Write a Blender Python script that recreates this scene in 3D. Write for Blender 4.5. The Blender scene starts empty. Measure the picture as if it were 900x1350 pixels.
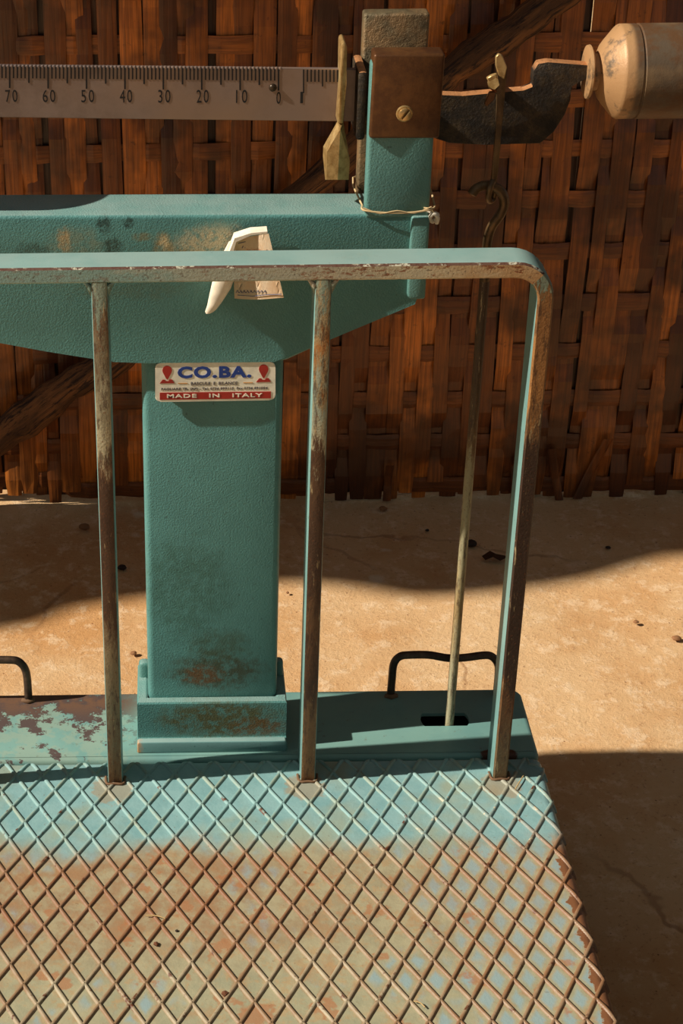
import bpy, bmesh, math, random
import numpy as np
from mathutils import Vector, Matrix
random.seed(4)
S = bpy.context.scene
COL = S.collection
# ---------------------------------------------------------------- camera
FPX, PX0, PY0 = 2439.0, 228.0, 675.0          # focal length and principal point of the 900x1350 frame
TH, RO, HC = math.radians(29.54), 0.012, 1.317
F_ = Vector((0, math.cos(TH), -math.sin(TH))); U0 = Vector((0, math.sin(TH), math.cos(TH))); R0 = Vector((1, 0, 0))
R_ = R0*math.cos(RO) - U0*math.sin(RO); U_ = U0*math.cos(RO) + R0*math.sin(RO)
CAM = Vector((0, 0, HC))
cd = bpy.data.cameras.new('camera'); cam = bpy.data.objects.new('camera', cd); COL.objects.link(cam)
cd.sensor_fit = 'VERTICAL'; cd.sensor_height = 36; cd.lens = FPX/1350*36
cd.shift_x = (450-PX0)/1350; cd.shift_y = (PY0-675)/1350
m = Matrix((R_, U_, -F_)).transposed().to_4x4(); m.translation = CAM
cam.matrix_world = m; cd.clip_start = .05; S.camera = cam
S.view_settings.view_transform = 'Standard'; S.view_settings.look = 'None'
S.view_settings.gamma = 1; S.view_settings.use_curve_mapping = False
S.view_settings.exposure = 0.0
# ---------------------------------------------------------------- sky and sun
w = bpy.data.worlds.new('sky'); S.world = w; w.use_nodes = True
bg = w.node_tree.nodes['Background']; bg.inputs[0].default_value = (.84, .93, 1, 1); bg.inputs[1].default_value = .165
SAZ, SEL = math.atan(.145), math.radians(38.5)
sdir = Vector((math.cos(SAZ)*math.cos(SEL), math.sin(SAZ)*math.cos(SEL), -math.sin(SEL)))
sl = bpy.data.lights.new('sun', 'SUN'); so = bpy.data.objects.new('sun', sl); COL.objects.link(so)
so.rotation_euler = sdir.to_track_quat('-Z', 'Y').to_euler(); so.location = (-3, -1, 3)
sl.energy = 6.0; sl.angle = math.radians(.7); sl.color = (1, .93, .82)

# ---------------------------------------------------------------- helpers
def at(x, y, Y=None, Z=None):
    "world point on the plane Y=... or Z=... seen at reference pixel x, y (used for measuring)"
    d = F_ + R_*(x-PX0)/FPX - U_*(y-PY0)/FPX
    t = Y/d.y if Y is not None else (Z-HC)/d.z
    return CAM + d*t
def xz(pts, Y): return [(at(x, y, Y=Y).x, at(x, y, Y=Y).z) for x, y in pts]

def wloc(p):
    v = Vector((0, 0, 0))
    while p is not None: v = v + p.location; p = p.parent
    return v
def link(name, me, mat, parent=None, loc=None, smooth=False):
    "mesh in world coordinates -> object under parent, or with its own origin at loc"
    off = wloc(parent) if parent else Vector(loc or (0, 0, 0))
    me.transform(Matrix.Translation(-off))
    o = bpy.data.objects.new(name, me); COL.objects.link(o)
    if parent: o.parent = parent
    else: o.location = off
    for mm in (mat if isinstance(mat, (list, tuple)) else [mat]): me.materials.append(mm)
    if smooth:
        me.polygons.foreach_set('use_smooth', [True]*len(me.polygons))
        try: me.set_sharp_from_angle(angle=math.radians(smooth if smooth is not True else 40))
        except Exception: pass
    return o
def bmobj(name, bm, mat, parent=None, loc=None, smooth=False):
    me = bpy.data.meshes.new(name); bmesh.ops.recalc_face_normals(bm, faces=bm.faces); bm.to_mesh(me); bm.free()
    return link(name, me, mat, parent, loc, smooth)
def thing(name, label, cat, loc, group=None):
    o = bpy.data.objects.new(name, None); COL.objects.link(o); o.location = loc; o.empty_display_size = .05
    return tag(o, label, cat, group)
def tag(o, label, cat, group=None):
    o['label'] = label; o['category'] = cat
    if group: o['group'] = group
    return o
def b_box(bm, x0, x1, y0, y1, z0, z1, bev=0, seg=2):
    r = bmesh.ops.create_cube(bm, size=1)
    for v in r['verts']: v.co = Vector(((x0+x1)/2+v.co.x*(x1-x0), (y0+y1)/2+v.co.y*(y1-y0), (z0+z1)/2+v.co.z*(z1-z0)))
    if bev:
        es = list({e for v in r['verts'] for e in v.link_edges})
        bmesh.ops.bevel(bm, geom=es, offset=bev, segments=seg, profile=.5, affect='EDGES')
def box(name, x0, x1, y0, y1, z0, z1, mat, parent=None, bev=.001, seg=2, smooth=True):
    bm = bmesh.new(); b_box(bm, x0, x1, y0, y1, z0, z1, bev, seg); return bmobj(name, bm, mat, parent, None, smooth)
def slab(name, pts, y0, y1, mat, parent=None, bev=.001, seg=2, loc=None, smooth=True):
    "outline in X-Z extruded along Y"
    bm = bmesh.new()
    a = [bm.verts.new((x, y0, z)) for x, z in pts]; b = [bm.verts.new((x, y1, z)) for x, z in pts]
    n = len(pts); bm.faces.new(a); bm.faces.new(b[::-1])
    for i in range(n): bm.faces.new((a[i], b[i], b[(i+1) % n], a[(i+1) % n]))
    if bev: bmesh.ops.bevel(bm, geom=list(bm.edges), offset=bev, segments=seg, profile=.5, affect='EDGES', clamp_overlap=True)
    return bmobj(name, bm, mat, parent, loc, smooth)
def b_tube(bm, pts, r, n=10, cap=True):
    pts = [Vector(p) for p in pts]; rs = r if isinstance(r, (list, tuple)) else [r]*len(pts)
    t = (pts[1]-pts[0]).normalized(); nx = t.orthogonal().normalized(); rings = []
    for i, p in enumerate(pts):
        a = pts[max(i-1, 0)]; b = pts[min(i+1, len(pts)-1)]; t2 = (b-a).normalized()
        nx = (nx - t2*nx.dot(t2)).normalized(); ny = t2.cross(nx)
        rings.append([bm.verts.new(p+(nx*math.cos(q)+ny*math.sin(q))*rs[i]) for q in [2*math.pi*k/n for k in range(n)]])
    for A, B in zip(rings, rings[1:]):
        for k in range(n): bm.faces.new((A[k], A[(k+1) % n], B[(k+1) % n], B[k]))
    if cap: bm.faces.new(rings[0][::-1]); bm.faces.new(rings[-1])
def tube(name, pts, r, mat, parent=None, n=12, loc=None, smooth=True):
    bm = bmesh.new(); b_tube(bm, pts, r, n); return bmobj(name, bm, mat, parent, loc, 50)
def smoothpath(pts, k=6):
    P = [Vector(p) for p in pts]; out = []
    for i in range(len(P)-1):
        p0, p1, p2, p3 = P[max(i-1, 0)], P[i], P[i+1], P[min(i+2, len(P)-1)]
        for j in range(k):
            t = j/k; out.append(.5*((2*p1)+(p2-p0)*t+(2*p0-5*p1+4*p2-p3)*t*t+(3*p1-p0-3*p2+p3)*t**3))
    return out+[P[-1]]
def lathe(name, prof, cx, y, z, mat, parent, n=48):
    "profile [(x, r)] turned around the X axis through y, z"
    bm = bmesh.new(); rings = []
    for x, r in prof:
        rings.append([bm.verts.new((cx+x, y+max(r, 1e-5)*math.cos(q), z+max(r, 1e-5)*math.sin(q))) for q in [2*math.pi*k/n for k in range(n)]])
    for A, B in zip(rings, rings[1:]):
        for k in range(n): bm.faces.new((A[k], A[(k+1) % n], B[(k+1) % n], B[k]))
    bm.faces.new(rings[0]); bm.faces.new(rings[-1])
    return bmobj(name, bm, mat, parent, None, 30)
def text(name, s, x0, x1, z0, z1, y, mat, parent, bold=0., ext=.0002, tilt=0., spacing=1., word=1.):
    "lettering facing -Y fitted to a rectangle"
    c = bpy.data.curves.new(name, 'FONT'); c.body = s; c.size = 1; c.offset = bold; c.extrude = .01; c.resolution_u = 3
    c.space_character = spacing; c.space_word = word
    o = bpy.data.objects.new('t', c); COL.objects.link(o); dg = bpy.context.evaluated_depsgraph_get(); dg.update()
    me = bpy.data.meshes.new_from_object(o.evaluated_get(dg)); bpy.data.objects.remove(o); me.name = name
    co = np.empty(len(me.vertices)*3); me.vertices.foreach_get('co', co); co = co.reshape(-1, 3)
    mn, mx = co.min(0), co.max(0); u = (co[:, 0]-mn[0])/(mx[0]-mn[0]); v = (co[:, 1]-mn[1])/(mx[1]-mn[1])
    out = np.stack([x0+u*(x1-x0), np.where(co[:, 2] > 0, y-ext, y+ext), z0+v*(z1-z0)+tilt*(x0+u*(x1-x0)-x0)], 1)
    me.vertices.foreach_set('co', out.ravel()); me.materials.clear()
    return link(name, me, mat, parent)

# ---------------------------------------------------------------- materials
def L(r, g, b):
    f = lambda c: ((c/255+.055)/1.055)**2.4 if c > 10 else c/255/12.92
    return (f(r), f(g), f(b), 1)
class Mat:
    def __init__(s, name):
        s.m = bpy.data.materials.new(name); s.m.use_nodes = True; s.t = s.m.node_tree; s.N = s.t.nodes; s.b = s.N['Principled BSDF']
        s.co = s.N.new('ShaderNodeTexCoord').outputs['Object']
    def inp(s, n, i, v):
        if v is None: return
        if hasattr(v, 'is_output') or isinstance(v, bpy.types.NodeSocket): s.t.links.new(v, n.inputs[i])
        else: n.inputs[i].default_value = v
    def math(s, op, a, b=None, c=None, clamp=False):
        n = s.N.new('ShaderNodeMath'); n.operation = op; n.use_clamp = clamp
        s.inp(n, 0, a); s.inp(n, 1, b); s.inp(n, 2, c); return n.outputs[0]
    def map(s, sc=(1, 1, 1), loc=(0, 0, 0), src=None):
        n = s.N.new('ShaderNodeMapping'); s.inp(n, 0, src or s.co); n.inputs['Scale'].default_value = sc; n.inputs['Location'].default_value = loc
        return n.outputs[0]
    def noise(s, scale, detail=4, rough=.6, vec=None, dist=0., color=False):
        n = s.N.new('ShaderNodeTexNoise'); s.inp(n, 'Vector', vec or s.co); n.inputs['Scale'].default_value = scale
        n.inputs['Detail'].default_value = detail; n.inputs['Roughness'].default_value = rough; n.inputs['Distortion'].default_value = dist
        return n.outputs['Color' if color else 'Fac']
    def step(s, v, a, b, lo=0., hi=1.):
        n = s.N.new('ShaderNodeMapRange'); n.interpolation_type = 'SMOOTHSTEP'; s.inp(n, 0, v)
        n.inputs[1].default_value = a; n.inputs[2].default_value = b; n.inputs[3].default_value = lo; n.inputs[4].default_value = hi
        return n.outputs[0]
    def mix(s, fac, a, b, mode='MIX'):
        n = s.N.new('ShaderNodeMix'); n.data_type = 'RGBA'; n.blend_type = mode
        s.inp(n, 0, fac); s.inp(n, 6, a); s.inp(n, 7, b); return n.outputs[2]
    def xyz(s, src=None):
        n = s.N.new('ShaderNodeSeparateXYZ'); s.inp(n, 0, src or s.co); return n.outputs
    def ramp(s, fac, stops):
        n = s.N.new('ShaderNodeValToRGB'); s.inp(n, 0, fac); e = n.color_ramp.elements
        while len(e) < len(stops): e.new(.5)
        for q, (p, c) in zip(e, stops): q.position = p; q.color = c
        return n.outputs[0]
    def blob(s, c, r, jag=.5, scale=60., soft=.25):
        "ragged patch around the local point c with radii r -> 0..1"
        v = s.N.new('ShaderNodeVectorMath'); v.operation = 'SUBTRACT'; s.inp(v, 0, s.co); v.inputs[1].default_value = c
        u = s.N.new('ShaderNodeVectorMath'); u.operation = 'DIVIDE'; s.inp(u, 0, v.outputs[0]); u.inputs[1].default_value = r
        l = s.N.new('ShaderNodeVectorMath'); l.operation = 'LENGTH'; s.inp(l, 0, u.outputs[0])
        d = s.math('ADD', l.outputs['Value'], s.math('MULTIPLY', s.math('SUBTRACT', s.noise(scale, 5, .7), .5), jag*2))
        return s.step(d, 1+soft/2, 1-soft/2)
    def bump(s, h, dist, strength=1., prev=None):
        n = s.N.new('ShaderNodeBump'); n.inputs['Strength'].default_value = strength; n.inputs['Distance'].default_value = dist
        s.inp(n, 'Height', h)
        if prev is not None: s.inp(n, 'Normal', prev)
        return n.outputs[0]
    def out(s, color, rough=.6, metal=0., normal=None, spec=.5):
        s.inp(s.b, 'Base Color', color); s.inp(s.b, 'Roughness', rough); s.inp(s.b, 'Metallic', metal); s.b.inputs['Specular IOR Level'].default_value = spec
        if normal is not None: s.inp(s.b, 'Normal', normal)
        return s.m
G = -.03                                      # height of the earth; the scale's measures count from Z=0
ORG = Vector((0.0425, 1.60, 0.0))             # base point of the scale; its parts' local frame
def loc3(x, y, Y): p = at(x, y, Y=Y); return (p.x-ORG.x, p.y-ORG.y, p.z-ORG.z)
TEAL = L(118, 160, 156); TEAL_D = L(92, 146, 140); RUST = L(130, 66, 28); RUSTD = L(62, 36, 20); OCH = L(178, 120, 62)

def paint(name, base, hammer=.0009, patches=(), stain=.25, rough=.42, streak=None):
    M = Mat(name); n1 = M.noise(14, 4, .6); c = M.mix(M.step(n1, .3, .75), base, tuple(x*.80 for x in base[:3])+(1,))
    c = M.mix(M.math('MULTIPLY', M.step(M.noise(60, 6, .75), .60, .74), stain), c, L(70, 62, 40))
    for cc, r, col, jag, sc, amt in patches:
        c = M.mix(M.math('MULTIPLY', M.math('MULTIPLY', M.blob(cc, r, jag, sc*2.2, .8), M.step(M.noise(130, 5, .75), .36, .56, .25, 1.)), amt), c, col)
    c = M.mix(M.math('MULTIPLY', M.step(M.noise(260, 2, .5), .70, .76), .5), c, L(40, 45, 38))
    up = M.xyz(M.N.new('ShaderNodeTexCoord').outputs['Normal'])[2]          # level tops painted paler, standing in for sun on them
    c = M.mix(M.math('MULTIPLY', M.step(up, .75, .95), M.step(M.noise(26, 4, .6), .3, .6, .30, .55)), c, L(156, 174, 166))
    nb = M.bump(M.noise(560, 3, .6), hammer*.75) if hammer else None
    return M.out(c, rough, 0, nb)
def worn(name, base, rusty=.5, dark=.5, stretch=(60, 60, 14), white=.25, seed=0.):
    "paint worn off along the length of a bar, rust underneath"
    M = Mat(name); v = M.map(stretch, (seed, seed, seed)); v2 = M.map((9, 9, 9), (seed+3, 0, seed))
    n = M.noise(1, 6, .7, v); big = M.noise(1, 2, .5, v2)
    k = M.math('ADD', n, M.math('MULTIPLY', M.math('SUBTRACT', big, .5), 1.1))
    c = M.mix(M.step(k, .62-rusty*.35, .70-rusty*.35), base, L(168, 158, 128))
    c = M.mix(M.step(k, .66-rusty*.33, .74-rusty*.33), c, L(150, 88, 40))
    c = M.mix(M.step(k, .74-dark*.32, .86-dark*.32), c, L(68, 42, 26))
    fl = M.noise(1, 5, .7, M.map(tuple(4*q for q in stretch)))
    c = M.mix(M.math('MULTIPLY', M.step(fl, .60, .66), white), c, L(196, 190, 160))
    c = M.mix(M.math('MULTIPLY', M.step(M.noise(420, 3, .6), .60, .70), .6), c, L(92, 48, 24))
    return M.out(c, .62, 0, M.bump(M.noise(500, 3, .6), .0003))
def metal_rust(name, c1, c2, c3, scale=90, met=.35, rough=.5, bmp=.0006):
    M = Mat(name); n = M.noise(scale, 6, .7); n2 = M.noise(scale*.22, 3, .6)
    c = M.mix(M.step(n, .38, .66), c1, c2); c = M.mix(M.step(n2, .45, .68), c, c3)
    if name.startswith('dark_cast'): c = M.mix(M.math('MULTIPLY', M.step(M.xyz(M.N.new('ShaderNodeTexCoord').outputs['Normal'])[2], .3, .6), M.step(n, .3, .5, .5, 1.)), c, L(190, 132, 84))   # upward faces painted orange, as if sunlit
    return M.out(c, rough, met, M.bump(M.noise(scale*3, 4, .7), bmp))
def plain(name, c, rough=.6, metal=0.):
    M = Mat(name); n = M.noise(80, 3, .6); return M.out(M.mix(M.step(n, .35, .7), c, tuple(x*.8 for x in c[:3])+(1,)), rough, metal)

BEIGE = L(158, 148, 112); GREYT = L(120, 138, 118)
m_beam = paint('beam_teal_paint', TEAL_D, patches=[
    (loc3(100, 322, 1.592), (.022, .05, .016), GREYT, .8, 45, .8), (loc3(84, 316, 1.592), (.006, .05, .012), L(170, 150, 110), .5, 80, .9),
    (loc3(216, 330, 1.592), (.009, .05, .017), L(140, 132, 96), .6, 70, .95), (loc3(216, 320, 1.592), (.004, .05, .007), L(205, 185, 140), .4, 90, 1),
    (loc3(188, 312, 1.592), (.009, .05, .004), L(122, 125, 95), .6, 70, .8),
    (loc3(285, 326, 1.592), (.036, .05, .020), L(186, 176, 142), .35, 60, .95), (loc3(236, 336, 1.592), (.012, .05, .006), L(160, 138, 90), .6, 80, .9),
    (loc3(165, 380, 1.592), (.06, .05, .010), L(95, 118, 98), .8, 40, .45),
    (loc3(137, 296, 1.592), (.006, .05, .008), L(40, 62, 55), .8, 90, .9), (loc3(170, 294, 1.592), (.005, .05, .005), L(40, 62, 55), .8, 90, .9),
    (loc3(149, 330, 1.592), (.008, .05, .013), L(42, 58, 48), 1.0, 80, .8), (loc3(45, 332, 1.592), (.014, .05, .008), L(45, 68, 58), 1.0, 80, .6)])
m_col = paint('column_teal_paint', TEAL_D, patches=[
    (loc3(285, 885, 1.598), (.045, .1, .022), L(72, 66, 34), .7, 35, .85), (loc3(268, 890, 1.598), (.018, .1, .012), L(120, 74, 32), .8, 60, .7),
    (loc3(290, 852, 1.598), (.030, .1, .018), L(66, 78, 48), .8, 35, .6), (loc3(245, 775, 1.598), (.040, .1, .055), L(58, 96, 80), .8, 22, .55)])
m_collar = paint('collar_stained_paint', TEAL_D, patches=[
    ((0.005, -.012, .166), (.062, .1, .022), L(88, 78, 34), .6, 40, .9), ((0.045, -.012, .155), (.03, .1, .012), L(110, 72, 30), .7, 60, .7)])
m_teal = paint('light_teal_paint', TEAL, hammer=.0002, stain=.5)
m_post = paint('post_teal_paint', L(94, 140, 132), stain=.5)
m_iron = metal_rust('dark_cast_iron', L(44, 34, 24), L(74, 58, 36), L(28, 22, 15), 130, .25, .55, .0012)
m_brass = metal_rust('brown_brass', L(104, 66, 32), L(80, 48, 24), L(132, 98, 52), 40, .4, .42, .0003)
m_rear = metal_rust('pitted_brown_iron', L(118, 104, 76), L(84, 72, 50), L(146, 114, 76), 120, .35, .5, .0012)
m_ruler = metal_rust('brushed_steel', L(136, 120, 112), L(120, 104, 96), L(146, 120, 100), 20, .45, .45, .0001)
m_screw = plain('brass_screw', L(196, 160, 104), .32, .7)
m_dark = plain('black_stamp', L(26, 20, 16), .8)
m_ind = metal_rust('tarnished_brass', L(186, 152, 98), L(150, 116, 66), L(196, 170, 120), 120, .45, .4, .0002)
m_rod = None
m_hook = metal_rust('dark_hook_steel', L(86, 66, 42), L(120, 92, 58), L(60, 46, 30), 60, .5, .38, .0003)
m_han = metal_rust('handle_steel', L(70, 54, 42), L(96, 76, 58), L(44, 34, 26), 120, .4, .42, .0004)
m_cream = plain('cream_label', L(255, 246, 222), .45)
m_red = plain('red_print', L(178, 40, 30), .5); m_blue = plain('blue_print', L(24, 66, 150), .5)
m_grey = plain('grey_print', L(90, 84, 92), .6); m_orange = plain('orange_print', L(205, 140, 60), .6)
m_railS = paint('rail_teal_side', L(122, 162, 156), hammer=.0001, stain=.6, patches=[(loc3(470, 345, 1.55), (.05, .1, .02), L(120, 130, 104), .9, 60, .4)])
M = Mat('rail_front_worn'); X, Y, Z = M.xyz(); n = M.noise(1, 5, .7, M.map((30, 70, 70)))
x2 = M.math('ADD', X, M.math('MULTIPLY', M.math('SUBTRACT', n, .5), .22))
c = M.ramp(M.math('DIVIDE', M.math('ADD', x2, .24), .56), [(0, L(140, 176, 170)), (.28, L(138, 172, 164)), (.36, L(168, 180, 164)), (.60, L(180, 176, 152)), (.74, L(204, 192, 158)), (.86, L(194, 160, 116)), (1, L(178, 134, 86))])
c = M.mix(M.math('MULTIPLY', M.step(M.noise(1, 5, .75, M.map((70, 160, 160), (3, 3, 3))), .56, .62), M.step(X, -.12, .22, .35, .9)), c, L(134, 72, 36))
c = M.mix(M.math('MULTIPLY', M.step(M.noise(350, 3, .6), .60, .68), .6), c, L(76, 48, 32))
for px_, a_ in ((133, .8), (428, .7)): c = M.mix(M.math('MULTIPLY', M.blob(loc3(px_+6, 366, 1.531), (.026, .1, .012), .5, 90), a_), c, L(98, 124, 108))
m_railF = M.out(c, .55, 0, M.bump(M.noise(400, 3, .6), .0003))
def zworn(name, stops, seed):
    "front of a leg: worn zones down its length, with flakes and speckle"
    M = Mat(name); X, Y, Z = M.xyz(); v = M.map((90, 90, 16), (seed, seed, seed))
    z2 = M.math('ADD', Z, M.math('MULTIPLY', M.math('SUBTRACT', M.noise(1, 5, .8, v), .5), .26))
    zs = lambda y: (.664-(y-400)*.000853-.12)/.58
    st = sorted(((min(1, max(0, zs(y))), L(*c)) for y, c in stops), key=lambda q: q[0])
    c = M.ramp(M.math('DIVIDE', M.math('SUBTRACT', z2, .12), .58), st)
    c = M.mix(M.math('MULTIPLY', M.step(M.noise(1, 6, .8, M.map((200, 200, 34), (seed, 0, 0))), .50, .60), .7), c, L(64, 40, 26))
    c = M.mix(M.math('MULTIPLY', M.step(M.noise(1, 5, .7, M.map((200, 200, 26), (0, seed, 4))), .60, .66), .6), c, L(190, 166, 122))
    c = M.mix(M.math('MULTIPLY', M.step(M.noise(420, 3, .6), .60, .70), .6), c, L(120, 66, 30))
    return M.out(c, .58, .1, M.bump(M.noise(400, 3, .6), .0004))
DB, TN, CR, OR, GT = (74, 50, 34), (128, 98, 62), (184, 174, 140), (172, 112, 54), (128, 142, 122)
m_railV = zworn('rail_leg_worn', [(330, GT), (360, TN), (390, (150, 104, 58)), (500, (166, 116, 64)), (535, (110, 80, 50)), (565, (60, 40, 28)), (860, (62, 42, 28)), (900, (112, 72, 38)), (1000, (108, 88, 58))], 3.1)
m_upr = zworn('left_upright_worn', [(375, GT), (400, (110, 84, 56)), (450, (130, 120, 92)), (540, CR), (575, (120, 90, 60)), (600, DB), (780, (92, 62, 40)), (830, (150, 130, 96)), (920, (120, 112, 84)), (1000, (118, 86, 52))], 7.7)
m_upr2 = zworn('middle_upright_worn', [(372, GT), (405, (168, 140, 96)), (440, OR), (470, (168, 150, 110)), (500, (158, 168, 148)), (545, CR), (570, (92, 64, 40)), (700, DB), (800, (110, 78, 48)), (880, DB), (930, (128, 96, 60)), (1010, (132, 92, 54))], 1.9)
m_rod = zworn('rod_metal', [(330, (64, 46, 28)), (560, (82, 62, 38)), (620, (120, 92, 58)), (660, (160, 148, 112)), (760, (168, 158, 122)), (860, (170, 140, 92)), (960, (176, 166, 132))], 9.2)
M = Mat('rail_edge_rust'); n = M.noise(1, 5, .7, M.map((60, 90, 90)))
c = M.mix(M.step(n, .52, .60), L(92, 62, 46), L(190, 184, 160)); m_edge = M.out(M.mix(M.step(M.noise(300, 3, .6), .5, .6), c, L(84, 46, 30)), .7)
m_railVold = worn('rail_leg_worn', L(110, 140, 130), .55, .55, (60, 60, 12), .5, 5.1)
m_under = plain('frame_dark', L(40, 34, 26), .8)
# weight
M = Mat('weight_rusty_paint'); n = M.noise(35, 5, .7)
c = M.mix(M.step(n, .40, .62), L(96, 80, 62), L(98, 68, 42)); c = M.mix(M.step(M.noise(22, 3, .6), .52, .68), c, L(122, 98, 70))
c = M.mix(M.math('MULTIPLY', M.step(M.xyz()[0], .372, .366), M.step(n, .35, .5)), c, L(176, 134, 90))
m_weight = M.out(c, .5, .15, M.bump(M.noise(240, 4, .7), .0003))

# ---------------------------------------------------------------- floor
PX_, PY_, NX_, NY_ = .02747, .0507, -.0843, 1.3378      # pitch and node of the tread pattern
M = Mat('packed_ochre_earth'); n = M.noise(3.2, 6, .65); n2 = M.noise(30, 8, .78); n3 = M.noise(170, 5, .75)
c = M.mix(M.step(n, .35, .68), L(216, 178, 132), L(200, 148, 94)); c = M.mix(M.math('MULTIPLY', M.step(n2, .50, .62), .6), c, L(234, 204, 166))
c = M.mix(M.math('MULTIPLY', M.step(n3, .56, .68), .5), c, L(150, 96, 54)); c = M.mix(M.step(M.noise(9, 3, .6), .66, .72), c, L(222, 198, 164))
vo = M.N.new('ShaderNodeTexVoronoi'); vo.inputs['Scale'].default_value = 45; M.inp(vo, 'Vector', M.co)
c = M.mix(M.math('MULTIPLY', M.step(vo.outputs['Distance'], .07, .04), .7), c, L(112, 62, 34))
vc = M.N.new('ShaderNodeTexVoronoi'); vc.feature = 'DISTANCE_TO_EDGE'; vc.inputs['Scale'].default_value = 2.3
M.inp(vc, 'Vector', M.mix(.10, M.co, M.noise(5, 4, .6, color=True)))
crack = M.math('MULTIPLY', M.step(vc.outputs['Distance'], .008, .002), M.step(M.noise(2.2, 2, .5), .45, .6))
c = M.mix(M.math('MULTIPLY', crack, .5), c, L(120, 72, 40))
hb = M.math('ADD', M.math('MULTIPLY', n2, .6), M.math('MULTIPLY', n3, .3))
m_floor = M.out(c, .9, 0, M.bump(hb, .007, .7), .2)
from mathutils import noise as mn
bm = bmesh.new(); gx = [-7, -3, -1.5]+[-.9+i*.03 for i in range(75)]+[1.8, 3, 7]; gy = [-6, -2, 0, .8]+[1.0+i*.03 for i in range(55)]+[3, 4.5, 8]
vs = [[bm.verts.new((x, y, ((mn.fractal(Vector((x*5, y*5, 0)), 1, 2, 4)*.0045-.003) if -.95 < x < 1.4 and .9 < y < 2.7 else -.003)+G)) for x in gx] for y in gy]
for j in range(len(gy)-1):
    for i in range(len(gx)-1): bm.faces.new((vs[j][i], vs[j][i+1], vs[j+1][i+1], vs[j+1][i]))
fl = bmobj('floor', bm, m_floor, None, None, True); fl['kind'] = 'structure'

# ---------------------------------------------------------------- woven bamboo wall
WY = 2.416
def bamboo(name, lo, hi, horiz=False):
    M = Mat(name); oi = M.N.new('ShaderNodeObjectInfo').outputs['Random']
    base = M.ramp(oi, [(0, lo), (.45, tuple(.6*a+.4*b for a, b in zip(lo, hi))), (.85, hi), (1, tuple(min(1, x*1.25) for x in hi[:3])+(1,))])
    sc = (14, 14, 260) if horiz else (260, 14, 9)
    st = M.noise(1, 4, .6, M.map(sc)); c = M.mix(M.math('MULTIPLY', M.step(st, .35, .65), .55), base, tuple(x*.45 for x in lo[:3])+(1,))
    c = M.mix(M.math('MULTIPLY', M.step(M.noise(6, 4, .6), .42, .62), .85), c, tuple(x*.35 for x in lo[:3])+(1,))
    c = M.mix(M.math('MULTIPLY', M.step(M.noise(90, 4, .7), .60, .72), .5), c, tuple(x*.3 for x in lo[:3])+(1,))
    return M.out(c, .42, 0, M.bump(st, .0008), .6)
m_bv = bamboo('bamboo_skin_brown', L(92, 42, 9), L(212, 122, 42)); m_bh = bamboo('bamboo_band', L(106, 52, 14), L(182, 104, 38), True)
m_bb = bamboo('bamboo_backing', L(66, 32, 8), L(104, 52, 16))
wall = bpy.data.objects.new('wall_back', None); COL.objects.link(wall); wall.location = (0, WY, G); wall['kind'] = 'structure'
HZ = [G+.016+.074*i for i in range(19)]; HH = .0125
XA, XB = -.335, 1.15
def ribbon(name, P, W, nrm, th, mat):
    "flat strip through points P with half-width vectors W"
    bm = bmesh.new(); rows = []
    for p, wv in zip(P, W):
        p = Vector(p); wv = Vector(wv); q = Vector(nrm)*th
        rows.append([bm.verts.new(p-wv), bm.verts.new(p-wv*.5-q), bm.verts.new(p+wv*.5-q), bm.verts.new(p+wv)])
    for A, B in zip(rows, rows[1:]):
        for k in range(3): bm.faces.new((A[k], A[k+1], B[k+1], B[k]))
        bm.faces.new((A[3], A[0], B[0], B[3]))
    return bmobj(name, bm, mat, wall, None, False)
vx = []; x = XA; i = 0
while x < XB:
    wd = random.uniform(.019, .030); vx.append((x+wd/2, wd, i)); x += wd+random.uniform(-.0045, .0012); i += 1
def under(vi, hj): return (vi+hj*2) % 3 == 0 if (vi*7) % 5 < 4 else (vi+hj) % 2 == 0
for cx, wd, i in vx:
    P, W = [], []; zb = random.choice([0, 0, .002, .006, .012, .02]) if random.random() < .8 else .03
    if cx < -.178: zb = random.uniform(.012, .020)
    tilt = random.uniform(-.012, .012); ph = random.uniform(0, 6); prev = None
    for j, z in enumerate(HZ):
        if i % 9 == 4 and j > 13: pass
        u = under(i, j); y = WY+.0022 if u else WY-.0026
        for zz in ((z-.024, z-.010, z+.010, z+.024) if j else (G+max(zb, .0)-.004, z+.021)):
            xx = cx+tilt*(zz-G)+.0022*math.sin(ph+zz*7)
            P.append((xx, y+random.uniform(-.0008, .0008), zz)); W.append((wd/2*(1+.07*math.sin(ph*2+zz*9))*(.8 if j == 0 and zz < z else 1), random.uniform(-.0007, .0007), 0))
    ribbon('bamboo_strip', P, W, (0, 1, 0), .0012, m_bv)
for j, z in enumerate(HZ):
    P, W = [], []; dz = random.uniform(-.004, .004)
    for cx, wd, i in vx:
        y = WY-.0022 if under(i, j) else WY+.0022
        P.append((cx, y, z+dz+.002*math.sin(cx*5+j)+(.020 if j == 0 and cx < -.17 else 0))); W.append((0, 0, -HH*random.uniform(.9, 1.08)))
    ribbon('bamboo_band', P, W, (0, 1, 0), .0010, m_bh)
x = XA
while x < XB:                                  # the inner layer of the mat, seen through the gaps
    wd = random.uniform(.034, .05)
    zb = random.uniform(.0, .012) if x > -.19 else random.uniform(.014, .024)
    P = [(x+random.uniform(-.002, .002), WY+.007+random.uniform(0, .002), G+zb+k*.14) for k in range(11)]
    ribbon('backing_strip', P, [(wd/2, 0, 0)]*len(P), (0, 1, 0), .001, m_bb); x += wd*.93
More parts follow.
